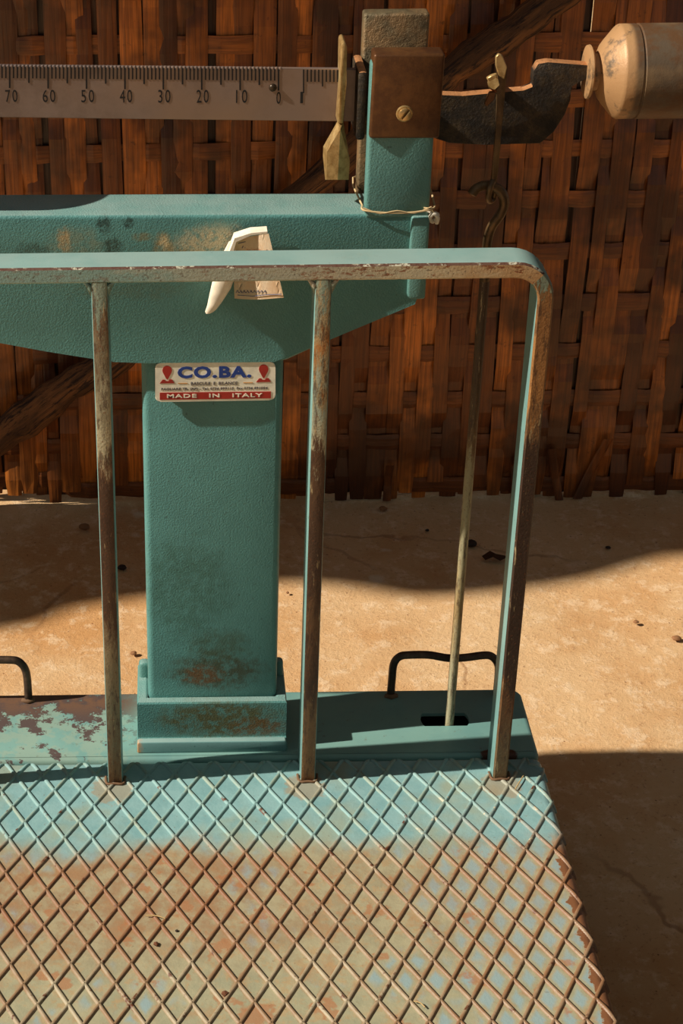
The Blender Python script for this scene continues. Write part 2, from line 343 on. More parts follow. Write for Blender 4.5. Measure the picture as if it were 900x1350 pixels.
for xa, za, xb, zb_, wd in ((.556, .085, .575, -.002, .006), (.638, .10, .602, .0, .007), (.508, .07, .512, .0, .006), (.32, .06, .318, 0, .006)):
    P = [(xa+(xb-xa)*t, WY-.014+.004*math.sin(t*3), G+za+(zb_-za)*t) for t in (0, .3, .6, 1)]
    ribbon('bamboo_splinter', P, [(wd, 0, 0)]*4, (0, 1, 0), .001, m_bv)

# ---- added dark screen, unseen at right, deepens the shade on the earth
wr_ = bpy.data.objects.new('shade_screen_right', None); COL.objects.link(wr_); wr_.location = (.64, .6, G); wr_['kind'] = 'structure'
m_plank = plain('shade_screen_dark', L(34, 26, 20), .9)
for i in range(12): box('plank', .64, .662, -.62+i*.178, -.62+i*.178+.172, G, 1.35+.02*(i % 3), m_plank, wr_, .002, 1)

# ---------------------------------------------------------------- thatched eave (above the frame; its shade falls on the wall and earth)
M = Mat('thatch'); m_thatch = M.out(M.mix(M.noise(1, 5, .7, M.map((200, 12, 12))), L(90, 66, 36), L(150, 116, 66)), .9)
ez = 2.25; k = (ez-G)/math.tan(SEL); ox, oy = -k*math.cos(SAZ), -k*math.sin(SAZ)
edge = [(-4, 1.95), (-1.2, 2.03), (-.53, 2.045), (-.31, 2.055)]
for q in ((0, 803), (45, 804), (90, 800), (135, 792), (180, 778), (280, 770), (380, 766), (430, 768), (480, 775), (530, 784), (590, 785), (640, 780), (680, 772), (720, 760), (760, 750), (800, 741), (850, 735), (900, 731)):
    p = at(*q, Z=G); edge.append((p.x, p.y))
edge += [(.9, 2.2), (1.2, 2.16), (1.7, 2.2), (5, 2.2)]
bm = bmesh.new(); n = len(edge)
A = [bm.verts.new((x+ox, y+oy, ez)) for x, y in edge]; B = [bm.verts.new((x+ox, y+oy+.01, ez+.10)) for x, y in edge]
zr = lambda x, y, Y: ez+(Y-y-oy)/(4.2-y-oy)*1.1
rows_ = [[bm.verts.new((x+ox, Y, zr(x, y, Y))) for x, y in edge] for Y in (1.955, 2.045, 4.2)]; D = [bm.verts.new((x+ox, 4.2, ez+1.2)) for x, y in edge]
for i in range(n-1):
    bm.faces.new((A[i], A[i+1], B[i+1], B[i])); bm.faces.new((A[i], rows_[0][i], rows_[0][i+1], A[i+1])); bm.faces.new((rows_[1][i], rows_[2][i], rows_[2][i+1], rows_[1][i+1]))
    if abs(edge[i][0]+.53) > .05: bm.faces.new((rows_[0][i], rows_[1][i], rows_[1][i+1], rows_[0][i+1]))     # gap added in the thatch so sun reaches the earth behind the wall
rf = bmobj('ceiling', bm, m_thatch, None, (0, 2.5, ez)); rf['kind'] = 'structure'

# ================================================================ THE SCALE
SC = thing('platform_scale', 'teal painted platform weighing scale with rusty tread plate, column and guard rail', 'scale', ORG)
HP = .13
# ---- tread plate
XL, XR, YF, YB = -.300, .3845, .86, 1.566
RX, RB = .011, .010
def warp(x, y, h=0.):
    "flat sheet coordinates -> sheet rolled over at its edges"
    n = Vector((0, 0, 1)); X, Y, Z = x, y, HP
    for s_, e in ((1, XR), (-1, XL)):
        d = s_*x-(s_*e-RX)
        if d > 0:
            a = min(d/RX, math.pi/2); X = s_*(s_*e-RX+RX*math.sin(a)); Z = HP-RX*(1-math.cos(a))-max(0, d-RX*math.pi/2)
            n = Vector((s_*math.sin(a), 0, math.cos(a)))
    d = y-(YB-RB)
    if d > 0:
        a = min(d/RB, math.pi/2); Y = YB-RB+RB*math.sin(a); Z = Z-RB*(1-math.cos(a))-max(0, d-RB*math.pi/2)
        n = (n+Vector((0, math.tan(min(a, 1.45)), 0))).normalized()
    return Vector((X, Y, Z))+n*h
EXT = RX*math.pi/2+.022
vsY = [YF+(YB-RB-YF)*i/30 for i in range(31)]+[YB-RB+RB*1.57*i/6 for i in range(1, 7)]+[YB-RB+RB*1.57+.022]
usx = [XL+RX-EXT]+[XL+RX-RX*1.57*i/6 for i in range(6, 0, -1)]+[XL+RX+(XR-XL-2*RX)*i/40 for i in range(41)]+[XR-RX+RX*1.57*i/6 for i in range(1, 7)]+[XR-RX+EXT]
def cornercut(u, v):
    "keeps the rear corners rounded"
    R = .03
    for s_, e in ((1, XR), (-1, XL)):
        du = s_*u-(s_*e-R); dv = v-(YB-R)
        if du > 0 and dv > 0:
            r = math.hypot(du, dv); mx_ = max(du, dv)
            f = mx_/r; u = s_*(s_*e-R+du*f); v = YB-R+dv*f
    return u, v
bm = bmesh.new()
GV = [[bm.verts.new(warp(*cornercut(u, v))) for u in usx] for v in vsY]
for j in range(len(vsY)-1):
    for i in range(len(usx)-1): bm.faces.new((GV[j][i], GV[j][i+1], GV[j+1][i+1], GV[j+1][i]))
# material of plate and ribs share the wear field
def treadmat(name, rib):
    M = Mat(name); X, Y, Z = M.xyz()
    a = M.math('DIVIDE', M.math('SUBTRACT', X, NX_-ORG.x), PX_); b = M.math('DIVIDE', M.math('SUBTRACT', Y, NY_-ORG.y), PY_)
    fu = M.math('ABSOLUTE', M.math('SUBTRACT', M.math('FRACT', M.math('ADD', a, b)), .5)); fv = M.math('ABSOLUTE', M.math('SUBTRACT', M.math('FRACT', M.math('SUBTRACT', a, b)), .5))
    ed = M.math('MAXIMUM', fu, fv)                                   # .5 at the ribs, 0 in the cell centre
    big = M.noise(7, 4, .6); mid = M.noise(32, 5, .7); fine = M.noise(170, 4, .7)
    Yn = M.math('ADD', Y, M.math('MULTIPLY', M.math('SUBTRACT', M.noise(9, 4, .6), .5), .09))
    zone = M.step(Yn, -.150, -.200)                                   # worn half nearer the front
    band = M.math('MULTIPLY', M.step(Yn, -.150, -.205), M.step(Yn, -.38, -.27)) # rust band across the middle
    band = M.math('MULTIPLY', band, M.step(X, .16, -.02, .35, 1.))
    right = M.step(X, .12, .27)
    teal = M.mix(M.step(mid, .35, .7), L(136, 172, 170), L(118, 158, 158))
    teal = M.mix(M.math('MULTIPLY', M.step(big, .50, .64), .75), teal, L(150, 154, 128))
    olive = M.mix(M.step(mid, .35, .65), L(166, 158, 126), L(150, 148, 120))
    olive = M.mix(M.math('MULTIPLY', M.step(M.noise(16, 4, .7), .55, .66), .6), olive, L(170, 136, 98))
    olive = M.mix(M.math('MULTIPLY', M.step(M.noise(75, 5, .7), .50, .64), .5), olive, L(176, 140, 96))
    if not rib:
        blue = M.math('MULTIPLY', M.step(M.math('ADD', ed, M.math('MULTIPLY', M.math('SUBTRACT', mid, .5), .35)), .34, .14), M.step(M.math('ADD', M.noise(11, 3, .6), M.math('MULTIPLY', right, .22)), .53, .62))
        olive = M.mix(M.math('MULTIPLY', blue, .9), olive, L(140, 162, 162))
        c = M.mix(zone, teal, olive)
        r = M.math('MULTIPLY', M.step(M.math('ADD', ed, M.math('MULTIPLY', M.math('SUBTRACT', mid, .5), .5)), .34, .50), M.math('ADD', M.math('MULTIPLY', zone, .55), M.math('MULTIPLY', M.step(big, .5, .6), .25)))
        c = M.mix(M.math('MULTIPLY', r, .8), c, L(158, 112, 74))
        c = M.mix(M.math('MULTIPLY', band, M.step(mid, .38, .60, .2, .7)), c, L(152, 110, 76))
        c = M.mix(M.math('MULTIPLY', M.math('MULTIPLY', M.step(M.noise(24, 4, .6), .60, .66), zone), .7), c, L(164, 108, 70))
        edge_ = M.math('MULTIPLY', M.step(M.math('ADD', X, M.math('MULTIPLY', M.math('SUBTRACT', M.noise(70, 4, .7), .5), .022)), .3270, .3290), M.step(Y, -.155, -.19)); en = M.math('ADD', ed, M.math('MULTIPLY', M.math('SUBTRACT', mid, .5), .14))
        c = M.mix(M.math('MULTIPLY', edge_, M.step(en, .465, .44)), c, L(206, 196, 168))      # paint chipped off the turned-down edge
        c = M.mix(M.math('MULTIPLY', edge_, M.step(en, .44, .425)), c, L(128, 84, 54))
    else:
        c = M.mix(M.math('MULTIPLY', M.step(mid, .45, .62), .6), L(130, 164, 160), L(146, 150, 124))
        rc = M.mix(M.step(M.noise(20, 4, .6), .4, .62), L(138, 108, 78), L(162, 148, 120))
        c = M.mix(M.step(M.math('ADD', Yn, M.math('MULTIPLY', M.math('SUBTRACT', mid, .5), .05)), -.150, -.190), c, rc)
        c = M.mix(M.math('MULTIPLY', band, .75), c, L(128, 78, 46))
        c = M.mix(M.math('MULTIPLY', right, M.math('MULTIPLY', M.step(Yn, -.10, -.18), .55)), c, L(132, 88, 56))
        c = M.mix(M.math('MULTIPLY', M.math('MULTIPLY', right, M.step(M.noise(60, 4, .7), .60, .66)), M.math('MULTIPLY', M.step(Yn, -.22, -.16), M.step(Yn, -.03, -.08))), c, L(190, 178, 148))
        c = M.mix(M.math('MULTIPLY', M.step(M.noise(40, 4, .7), .60, .68), M.step(Yn, -.03, -.1)), c, L(96, 56, 34))
    for q in ((-.105-.0, -.085), (.0935, -.085), (.297, -.085)):
        c = M.mix(M.math('MULTIPLY', M.blob((q[0]-.004, q[1]+.002, .13), (.020, .022, .1), .9, 70), .6), c, L(158, 132, 98))
    c = M.mix(M.math('MULTIPLY', M.step(fine, .64, .72), .55), c, L(110, 84, 54))
    return M.out(c, .48, 0, M.bump(fine, .0004), .5)
m_plate = treadmat('tread_plate_paint', False); m_rib = treadmat('tread_rib_paint', True)
plate = bmobj('tread_plate', bm, m_plate, SC, None, 50)
# ---- raised ribs, one object per rib
def ribline(sgn, c):
    "points of X = NX + PX*(c - sgn*b), Y = NY + PY*b inside the sheet"
    pts = []; t = -20.
    v0, v1 = 1.08, YB-RB+.0085; lo, hi = XL+RX-.020, XR-RX+.0150
    for k in range(0, 1200):
        b = -6+k*.0125; y = NY_+PY_*b; x_ = NX_+PX_*(c-sgn*b)
        if v0 <= y <= v1 and lo <= x_ <= hi: pts.append((x_, y))
    return pts
cnt = 0
for sgn in (1, -1):
    for c in range(-30, 60):
        pts = ribline(sgn, c)
        if len(pts) < 8: continue
        # keep dense samples only near rolled edges
        keep = [p for q, p in enumerate(pts) if q in (0, len(pts)-1) or p[0] > XR-RX-.004 or p[1] > YB-RB-.004 or q % 16 == 0]
        if pts[0][0] > 1 or max(p[0] for p in pts) < -.24: continue
        d = Vector((-sgn*PX_, PY_, 0)).normalized(); nn = Vector((d.y, -d.x, 0)); bm = bmesh.new(); rows = []
        for q, (x_, y_) in enumerate(keep):
            wob = 1+.10*math.sin(q*1.7+c); hh = .0019*(1 if 0 < q < len(keep)-1 else .2)
            r = []
            for off, h in ((-.0022, -.0002), (-.0013, hh*.82), (-.0004, hh), (.0004, hh), (.0013, hh*.82), (.0022, -.0002)):
                ax, ay = x_+nn.x*off*wob, y_+nn.y*off*wob
                ax, ay = cornercut(ax, ay); r.append(bm.verts.new(warp(ax, ay, h)))
            rows.append(r)
        for A, B in zip(rows, rows[1:]):
            for k in range(5): bm.faces.new((A[k], A[k+1], B[k+1], B[k]))
        bmobj('raised_rib', bm, m_rib, plate, None, 60); cnt += 1
# ---- frame under the plate
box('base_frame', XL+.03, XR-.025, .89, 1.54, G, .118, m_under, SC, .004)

# ---- rear cover with the slotted hole
def cover():
    x0, x1, y0, y1, R = -.302, .3835, 1.569, 1.692, .014; zt = .1285
    def rr(ins, z, R=R):
        P = []
        for cx, cy, a0 in ((x1-R, y1-R, 0), (x0+R, y1-R, 90), (x0+R, y0+R*.4, 180), (x1-R, y0+R*.4, 270)):
            r2 = R if a0 < 180 else R*.4
            ccx = (x1-r2) if a0 in (0, 270) else (x0+r2)
            for k in range(7):
                a = math.radians(a0+15*k); P.append((ccx+(r2-ins)*math.cos(a), cy+(r2-ins)*math.sin(a), z))
        return P
    hc = at(586, 948.5, Z=zt); hw, hr = .0262, .0118
    H = []
    for k in range(20):
        a = 2*math.pi*k/20; cx = hc.x+(hw-hr*.7 if math.cos(a) > 0 else -(hw-hr*.7)); H.append((cx+hr*.7*math.cos(a), hc.y+hr*max(-1, min(1, 1.25*math.sin(a))), zt))
    bm = bmesh.new(); loops = []
    for ins, z in ((.006, zt), (.0027, zt-.0008), (.0008, zt-.0027), (0, zt-.006), (0, zt-.05)): loops.append([bm.verts.new(p) for p in rr(ins, z)])
    hl = [bm.verts.new(p) for p in H]; hb = [bm.verts.new((a, b, c-.004)) for a, b, c in H]
    for A, B in zip(loops, loops[1:]):
        for k in range(len(A)): bm.faces.new((A[k], A[(k+1) % len(A)], B[(k+1) % len(A)], B[k]))
    for k in range(20): bm.faces.new((hl[k], hl[(k+1) % 20], hb[(k+1) % 20], hb[k]))
    es = [bm.edges.get((loops[0][k], loops[0][(k+1) % len(loops[0])])) for k in range(len(loops[0]))]+[bm.edges.get((hl[k], hl[(k+1) % 20])) for k in range(20)]
    bmesh.ops.triangle_fill(bm, use_beauty=True, use_dissolve=False, edges=es, normal=(0, 0, 1))
    return bmobj('base_cover', bm, m_cover, SC, None, 45)
M = Mat('cover_peeling_paint'); X, Y, Z = M.xyz(); n = M.noise(38, 6, .72); left = M.step(X, -.06, -.12)
c = M.mix(M.step(M.noise(12, 4, .6), .35, .7), L(120, 158, 148), L(104, 146, 140))
c = M.mix(M.math('MULTIPLY', M.math('MULTIPLY', left, M.step(M.noise(26, 5, .7), .44, .52)), .45), c, L(150, 160, 138))
c = M.mix(M.math('MULTIPLY', left, M.step(M.math('ADD', n, M.math('MULTIPLY', M.step(Y, .0, .085), .20)), .575, .605)), c, L(84, 70, 66))
c = M.mix(M.math('MULTIPLY', left, M.math('MULTIPLY', M.step(Y, .035, .08), M.step(n, .42, .55))), c, L(112, 82, 62))
c = M.mix(M.blob((.30, -.028, .128), (.020, .008, .05), .5, 60), c, L(84, 48, 28))
c = M.mix(M.math('MULTIPLY', M.step(M.noise(120, 5, .7), .62, .70), .4), c, L(100, 84, 60))
m_cover = M.out(c, .5, 0, M.bump(n, .0003))
cover()
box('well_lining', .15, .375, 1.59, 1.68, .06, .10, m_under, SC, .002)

# ---- column with its collar
cx0, cx1 = -.0285, .1068
column = box('column', cx0, cx1, 1.598, 1.652, .128, .60, m_col, SC, .007, 4)
bm = bmesh.new()                                # folded collar: sloping foot, upright band, ledge
def ringloop(ix, iy, z, y0=1.5875, y1=1.660, x0=-.0400, x1=.1168):
    return [bm.verts.new(p) for p in ((x0+ix, y0+iy, z), (x1-ix, y0+iy, z), (x1-ix, y1-iy, z), (x0+ix, y1-iy, z))]
prof = [(-.0012, -.0052, .1286), (-.0012, -.0050, .1325), (0, -.0012, .1420), (0, 0, .1432), (.0, 0, .1860), (.0012, .0012, .1876), (.009, .009, .1880), (.011, .0105, .187)]
loops = [ringloop(a, b, c) for a, b, c in prof]
for A, B in zip(loops, loops[1:]):
    for k in range(4): bm.faces.new((A[k], A[(k+1) % 4], B[(k+1) % 4], B[k]))
bmobj('collar', bm, [m_collar], column, None, 25)
m_foot = paint('collar_foot_paint', TEAL, hammer=.0001, stain=.7, patches=[((-.085, 0, .13), (.007, .05, .02), L(200, 140, 84), .6, 90, .9)])
slab('collar_foot', [(-.0408, .1285), (.1172, .1285), (.1172, .1400), (.1160, .1425), (-.0396, .1425), (-.0408, .1400)], 1.5795, 1.588, m_foot, column, .0022, 3)
for x0, x1 in ((-.0385, -.0265), (.105, .1155)): box('side_bracket', x0, x1, 1.634, 1.646, .13, .206, m_post, column, .004, 3)

# ---- cross beam
BZ = .7225
bl = xz([(-220, 418), (-60, 440), (0, 452), (60, 463), (110, 471), (150, 477), (190, 478.5), (362, 477), (376, 476), (460, 437), (545, 396)], 1.592)
out = [(-.50, BZ+.006), (-.50, bl[0][1]+.02)]+bl+[(.2335, .6400), (.2335, BZ)]
bt = at(200, 262, Z=BZ+.0005); BD = 1.650
beam = slab('cross_beam', out[1:]+[out[0]], 1.5915, BD, m_beam, SC, .0048, 4)
slab('end_flange', [(.2190, .7215), (.2190, .6435), (.2225, .6400), (.2360, .6405), (.2360, .7215)], 1.5875, BD+.001, m_post, beam, .0028, 3)

# ---- maker's label
LY = 1.5925
lp = xz([(204.5, 478.5), (363, 476.8), (363, 527.5), (204.5, 530)], LY)
def rounded(quad, r, k=5):
    P = []
    n = len(quad)
    for i in range(n):
        p = Vector((quad[i][0], quad[i][1])); a = (Vector(quad[i-1])-p).normalized(); b = (Vector(quad[(i+1) % n])-p).normalized()
        for j in range(k+1):
            t = j/k; P.append(tuple((p+a*r*(1-t)**2+b*r*t**2)))
    return P
label = slab('maker_label', rounded([lp[3], lp[2], lp[1], lp[0]], .0062), LY, LY+.0018, m_cream, SC, .0004, 1)
box('label_pad', -.010, .093, LY+.0018, 1.5985, .541, .572, m_dark, label, 0)
def T(s, x0, y0, x1, y1, mat, bold=0., Y=LY-.0001, par=None, name='lettering', **k):
    a = at(x0, y1, Y=Y); b = at(x1, y0, Y=Y)
    return text(name, s, a.x, b.x, a.z, b.z, Y, mat, par, bold, **k)
T('CO.BA.', 234, 482.2, 331.5, 499, m_blue, .045, par=label, spacing=1.12)
T('BASCULE  E  BILANCE', 251.5, 503, 313, 507.8, m_grey, .012, par=label)
T('PAGLIARE TR. (AP) - Tel. 0736 899115  Fax 0736 891054', 212.5, 509.8, 352.5, 515.6, m_grey, .008, par=label)
q = xz([(210.5, 527), (357, 525), (357, 516), (210.5, 517.6)], LY)
slab('red_band', q, LY-.0003, LY+.0002, m_red, label, 0)
T('MADE   IN   ITALY', 220, 518.3, 346, 524.7, m_cream, .02, Y=LY-.0004, par=label, spacing=1.15)
for px, py in ((220.3, 488.3), (347.4, 486.6)):
    pts = []
    for k in range(13):
        a = math.radians(-25+k*230/12); pts.append((px+6.3*math.cos(a), py-6.3*math.sin(a)))
    pts += [(px-1.6, py+10.5), (px, py+12.3), (px+1.6, py+10.5)]
    slab('red_pin', xz(pts[::-1], LY), LY-.0003, LY+.0002, m_red, label, 0)
    bs = [(px-10, py+17.2), (px+9.6, py+16.8), (px+6.4, py+11.8), (px+3.2, py+11.9), (px+1.8, py+14), (px-1.8, py+14), (px-3.2, py+12.1), (px-6, py+12.2)]
    slab('red_pin_base', xz(bs, LY), LY-.0003, LY+.0002, m_red, label, 0)
for a, b, yy in ((234.5, 247, 505.3), (320.5, 333, 504.4)): slab('orange_dash', xz([(a, yy+.5), (b, yy+.4), (b, yy-.4), (a, yy-.3)], LY), LY-.0003, LY+.0002, m_orange, label, 0)

# ---- guard rail
HY0, HY1 = 1.527, 1.564
HZt, HZb = .6975, .6825
def railpath(off):
    "outline at inward offset off of the hoop centre path"
    xr, xl, zt, R = .3425-off, -.200+off, HZt+.0005-off, .036-off
    P = [(xr, .118)]
    for k in range(9): a = math.radians(90*k/8); P.append((xr-R+R*math.cos(a), zt-R+R*math.sin(a)))
    for k in range(9): a = math.radians(90+90*k/8); P.append((xl+R+R*math.cos(a), zt-R+R*math.sin(a)))
    return P
t_ = .0155; b_ = .0022
sec = [(0, HY0+b_*2), (.0004, HY0+b_*.9), (b_, HY0), (t_-b_, HY0), (t_-.0004, HY0+b_*.9), (t_, HY0+b_*2), (t_, HY1-b_), (t_-b_, HY1), (b_, HY1), (0, HY1-b_)]
bm = bmesh.new(); loops = [[bm.verts.new((x, y, z)) for x, z in railpath(o)] for o, y in sec]
n = len(loops[0])
for si in range(len(sec)):
    A, B = loops[si], loops[(si+1) % len(sec)]
    for k in range(n-1):
        f = bm.faces.new((A[k], A[k+1], B[k+1], B[k]))
        vert = k < 5
        f.material_index = (2 if vert else (3 if si == 1 else 1)) if si in (1, 2, 3) else 0
bm.faces.new([l[-1] for l in loops])
rail = bmobj('guard_rail', bm, [m_railS, m_railF, m_railV, m_edge], SC, None, 40)
box('strap_leg', -.201, -.1870, HY0, HY0+.017, .128, .665, m_railV, rail, .002)  # unseen leg, made thin and placed for the shadow it casts
for x0, mu in ((-.0705, m_upr), (.1285, m_upr2)):
    bm = bmesh.new(); b_box(bm, x0, x0+.0150, HY0, HY1, .118, .685, .0022, 2)
    bmesh.ops.recalc_face_normals(bm, faces=bm.faces)
    for f in bm.faces: f.material_index = 1 if f.normal.y < -.4 else 0
    bmobj('upright', bm, [m_railS, mu], rail, None, 40)
def lean(o):
    "the rail leans a little towards its front at the top"
    for v in o.data.vertices:
        t = max(0, (v.co.z-.13)/.56); x = v.co.x+ORG.x
        v.co.y -= .037*t; v.co.x = x*(1-.0243*t)-ORG.x; v.co.z += .0175*t
# weld beads under the rail and at the feet
for x0 in (-.063, .136):
    for s_ in (-1, 1):
        tube('weld_bead', [(x0+s_*.0070, HY0+.004, .6700), (x0+s_*.0085, HY0+.003, .6790), (x0+s_*.0135, HY0+.0035, .6835)], [.0012, .0032, .0012], m_railF, rail, 8)
m_wr = plain('rust_bead', L(116, 84, 56), .8)
for x0 in (-.063, .136, .3347):
    tube('weld_bead', smoothpath([(x0-.010, HY0+.01, .131), (x0-.0085, HY0-.002, .131), (x0, HY0-.0025, .1315), (x0+.0085, HY0-.002, .131), (x0+.010, HY0+.01, .131)], 3), .0014, m_wr, rail, 8)

for o in [rail]+list(rail.children): lean(o)
# ---- pivot post: front cheek, rear cheek, brass cap, screw
post = box('pivot_post', .1770, .2355, 1.5905, 1.6080, BZ-.004, .8620, m_post, SC, .0035, 3)
zt = at(530, 17, Y=1.663).z
box('iron_cheek', .1765, .2355, 1.660, 1.680, .62, zt, m_rear, post, .0025, 3)
cap = slab('brass_cap', [(.1775, .7950), (.2395, .7945), (.2405, .8700), (.1785, .8705)], 1.5865, 1.6115, m_brass, post, .0026, 3)
sp = at(533, 150, Y=1.586)
bm = bmesh.new(); n = 20
def disc(y, r): return [bm.verts.new((sp.x+r*math.cos(2*math.pi*k/n), y, sp.z+r*math.sin(2*math.pi*k/n))) for k in range(n)]
R1 = [disc(1.5868, .0076), disc(1.5862, .0074), disc(1.5855, .0064)]
for A, B in zip(R1, R1[1:]):
    for k in range(n): bm.faces.new((A[k], A[(k+1) % n], B[(k+1) % n], B[k]))
bm.faces.new(R1[-1]); bmobj('washer', bm, m_screw, post, None, 30)
# slotted head: two half discs with a real gap between
for s_ in (-1, 1):
    bm = bmesh.new(); ang = math.radians(52); dx, dz = math.cos(ang), math.sin(ang); nx_, nz_ = -dz*s_, dx*s_
    P = [(sp.x+nx_*.0007+dx*.0052, sp.z+nz_*.0007+dz*.0052)]
    for k in range(1, 10):
        a = math.pi*k/10; P.append((sp.x+dx*.0055*math.cos(a)+nx_*(.0007+.0048*math.sin(a)), sp.z+dz*.0055*math.cos(a)+nz_*(.0007+.0048*math.sin(a))))
    P.append((sp.x+nx_*.0007-dx*.0052, sp.z+nz_*.0007-dz*.0052)); bm.free()
    slab('screw_half', P, 1.5815, 1.5858, m_screw, post, .0009, 2)
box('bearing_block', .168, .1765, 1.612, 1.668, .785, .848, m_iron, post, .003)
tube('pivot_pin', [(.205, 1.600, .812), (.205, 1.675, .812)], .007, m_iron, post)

# ---- graduated bar
RY = 1.632
q = xz([(-400, 150), (475, 160.5), (475, 91.5), (-400, 83)], RY)
bar = slab('graduated_bar', q, RY, RY+.006, m_ruler, SC, .0006, 1)
bm = bmesh.new()
def tick(x, y0, y1, wd=.9):
    P = xz([(x-wd, y1), (x+wd, y1), (x+wd, y0), (x-wd, y0)], RY)
    a = [bm.verts.new((p, RY-.0004, z)) for p, z in P]; b = [bm.verts.new((p, RY+.001, z)) for p, z in P]
    bm.faces.new(a)
    for i in range(4): bm.faces.new((a[i], b[i], b[(i+1) % 4], a[(i+1) % 4]))
def ytop(x): return 86.8+.0094*x
px = 367.0; k = 0
while px > -60:
    l = 29 if k % 10 == 0 else (22 if k % 5 == 0 else 16); tick(px, ytop(px)+1.0, ytop(px)+l, .95 if k % 5 else 1.05); k += 1; px -= 5.06
for k in range(10): px = 400+k*5.0; tick(px, ytop(px)+1.0, ytop(px)+(32 if k == 0 else 23 if k == 5 else 17))
g = bmobj('graduation_marks', bm, m_dark, bar, None); g['kind'] = 'stuff'
bm = bmesh.new()                                # bright burrs between the cuts
px = 369.5
while px > -60: 
    p = at(px, ytop(px), Y=RY); b_box(bm, p.x-.0009, p.x+.0009, RY-.0003, RY+.004, p.z-.0022, p.z+.0006, .0003, 1); px -= 5.06
g = bmobj('edge_teeth', bm, m_ruler, bar, None); g['kind'] = 'stuff'
for s, cx, wd in (('70', 15, 15), ('60', 64.5, 16), ('50', 115.5, 16.5), ('40', 166, 16), ('30', 216.5, 16), ('20', 267, 16), ('10', 318.5, 15)):
    T(s, cx-wd/2, 118.3, cx+wd/2, 134.6+.004*cx, m_dark, 0, Y=RY-.0001, par=bar, name='numeral', spacing=1.25)
T('0', 364, 121, 370.2, 137, m_dark, 0, Y=RY-.0001, par=bar, name='numeral'); T('1', 395.5, 121, 399.5, 136, m_dark, 0, Y=RY-.0001, par=bar, name='numeral')
rv = at(359.5, 115.5, Y=RY)
bm = bmesh.new(); bmesh.ops.create_uvsphere(bm, u_segments=14, v_segments=8, radius=.0036)
for v in bm.verts: v.co = Vector((rv.x+v.co.x, RY+v.co.y*.8, rv.z+v.co.z))
bmobj('rivet', bm, m_hook, bar, None, True)

# ---- hanging stop (tall strip that flares into a folded bell)
IY = 1.612
q = xz([(444.5, 163), (452.5, 163), (456.8, 110), (457.5, 62), (455.5, 57), (452, 56.5), (449.5, 60), (448.5, 110)], IY)
ind = slab('hanging_stop', q, IY, IY+.030, m_ind, SC, .0012, 2)
bm = bmesh.new()
def V(x, y, Y): p = at(x, y, Y=Y); return bm.verts.new(p)
a0 = V(444.5, 160, IY+.006); a1 = V(452.5, 160, IY+.006); l0 = V(426, 193, IY+.012); l1 = V(425.5, 206, IY+.012); lb = V(428.5, 237, IY+.010)
m0 = V(446, 173, IY-.002); m1 = V(431, 200, IY-.003); mb = V(430.5, 237, IY-.002); c0 = V(448.5, 170, IY-.004); cb = V(445, 237, IY-.004)
r0 = V(461, 212, IY+.004); rb = V(459.5, 237, IY+.004); bk = V(445, 237, IY+.022); bt_ = V(450, 165, IY+.022)
for f in ((a0, l0, m1, m0), (l0, l1, m1), (l1, lb, mb, m1), (m0, m1, mb, cb, c0), (a0, m0, c0), (a0, c0, a1), (c0, cb, rb, r0), (c0, r0, a1), (lb, bk, rb, cb, mb), (a0, bt_, bk, lb, l1, l0), (a1, r0, rb, bk, bt_), (a0, a1, bt_)):
    bm.faces.new(f)
bmobj('bell', bm, m_ind, ind, None)

# ---- iron lever arm
LVY = 1.634
pts = [(500, 124), (575, 125), (610, 126.5), (652, 122.5), (690, 121), (703, 116), (704, 111), (701.5, 107), (703, 94), (709, 84), (722, 81.5), (779, 86), (779, 103), (764, 106), (752, 113), (752, 132), (744, 152), (730, 174), (712, 189.5), (640, 191), (592, 189), (572, 180), (500, 178)]
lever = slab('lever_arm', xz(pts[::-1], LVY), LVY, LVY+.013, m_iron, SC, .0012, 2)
# ---- counterweight
wc = at(835, 94, Y=1.640); wr = .0418
wy, wz = 1.640, wc.z
wx = wc.x
cwt = lathe('counterweight', [(-.0335, .010), (-.0335, .0175), (-.0325, .0190), (-.030, .0250), (-.0270, .0290), (-.0180, .0395), (-.0160, .0412), (-.0145, .0418), (-.0008, .0418), (0, .0408), (.0010, .0408), (.0018, .0420), (.130, .0420), (.133, .040)], wx, wy, wz, m_weight, SC, 56)
lathe('washer_disc', [(-.0435, .0205), (-.0425, .0235), (-.0405, .0240), (-.0392, .0225), (-.0392, .0165), (-.0335, .0165)], wx, wy, wz, m_weight, cwt, 40)
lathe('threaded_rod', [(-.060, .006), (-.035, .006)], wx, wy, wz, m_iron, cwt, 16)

# ---- link on the lever and the long hooked rod
KY = 1.627
def pp(x, y, Y=KY): return at(x, y, Y=Y)
q = xz([(646.5, 240), (653.5, 241), (656, 226), (660, 175), (666.5, 105), (668.3, 88), (661.5, 72), (656.5, 69.5), (652.5, 74), (652.5, 86), (656.5, 100), (653.5, 165), (649, 215)], KY-.004)
lk = slab('hanging_link', q, KY-.006, KY-.0015, m_hook, SC, .0008, 2)
slab('link_head', xz([(652.5, 86), (652.5, 74), (656.5, 69.5), (661.5, 72), (667.8, 88), (664, 104), (657, 100)], KY-.006), KY-.0085, KY-.0055, m_ind, lk, .0008, 1)
tube('knife_edge', [pp(650, 110, KY-.012), pp(650, 110, KY+.02)], [.0056, .0056], m_ind, lk, 6)
slab('link_tab', xz([(641, 103), (648, 99), (655, 97), (655, 112), (646, 113)], KY-.010), KY-.011, KY-.006, m_ind, lk, .0008, 1)
slab('link_tab', xz([(638, 138), (645, 121), (653, 121), (652, 131), (642, 141)], KY-.010), KY-.010, KY-.006, m_brass, lk, .0008, 1)
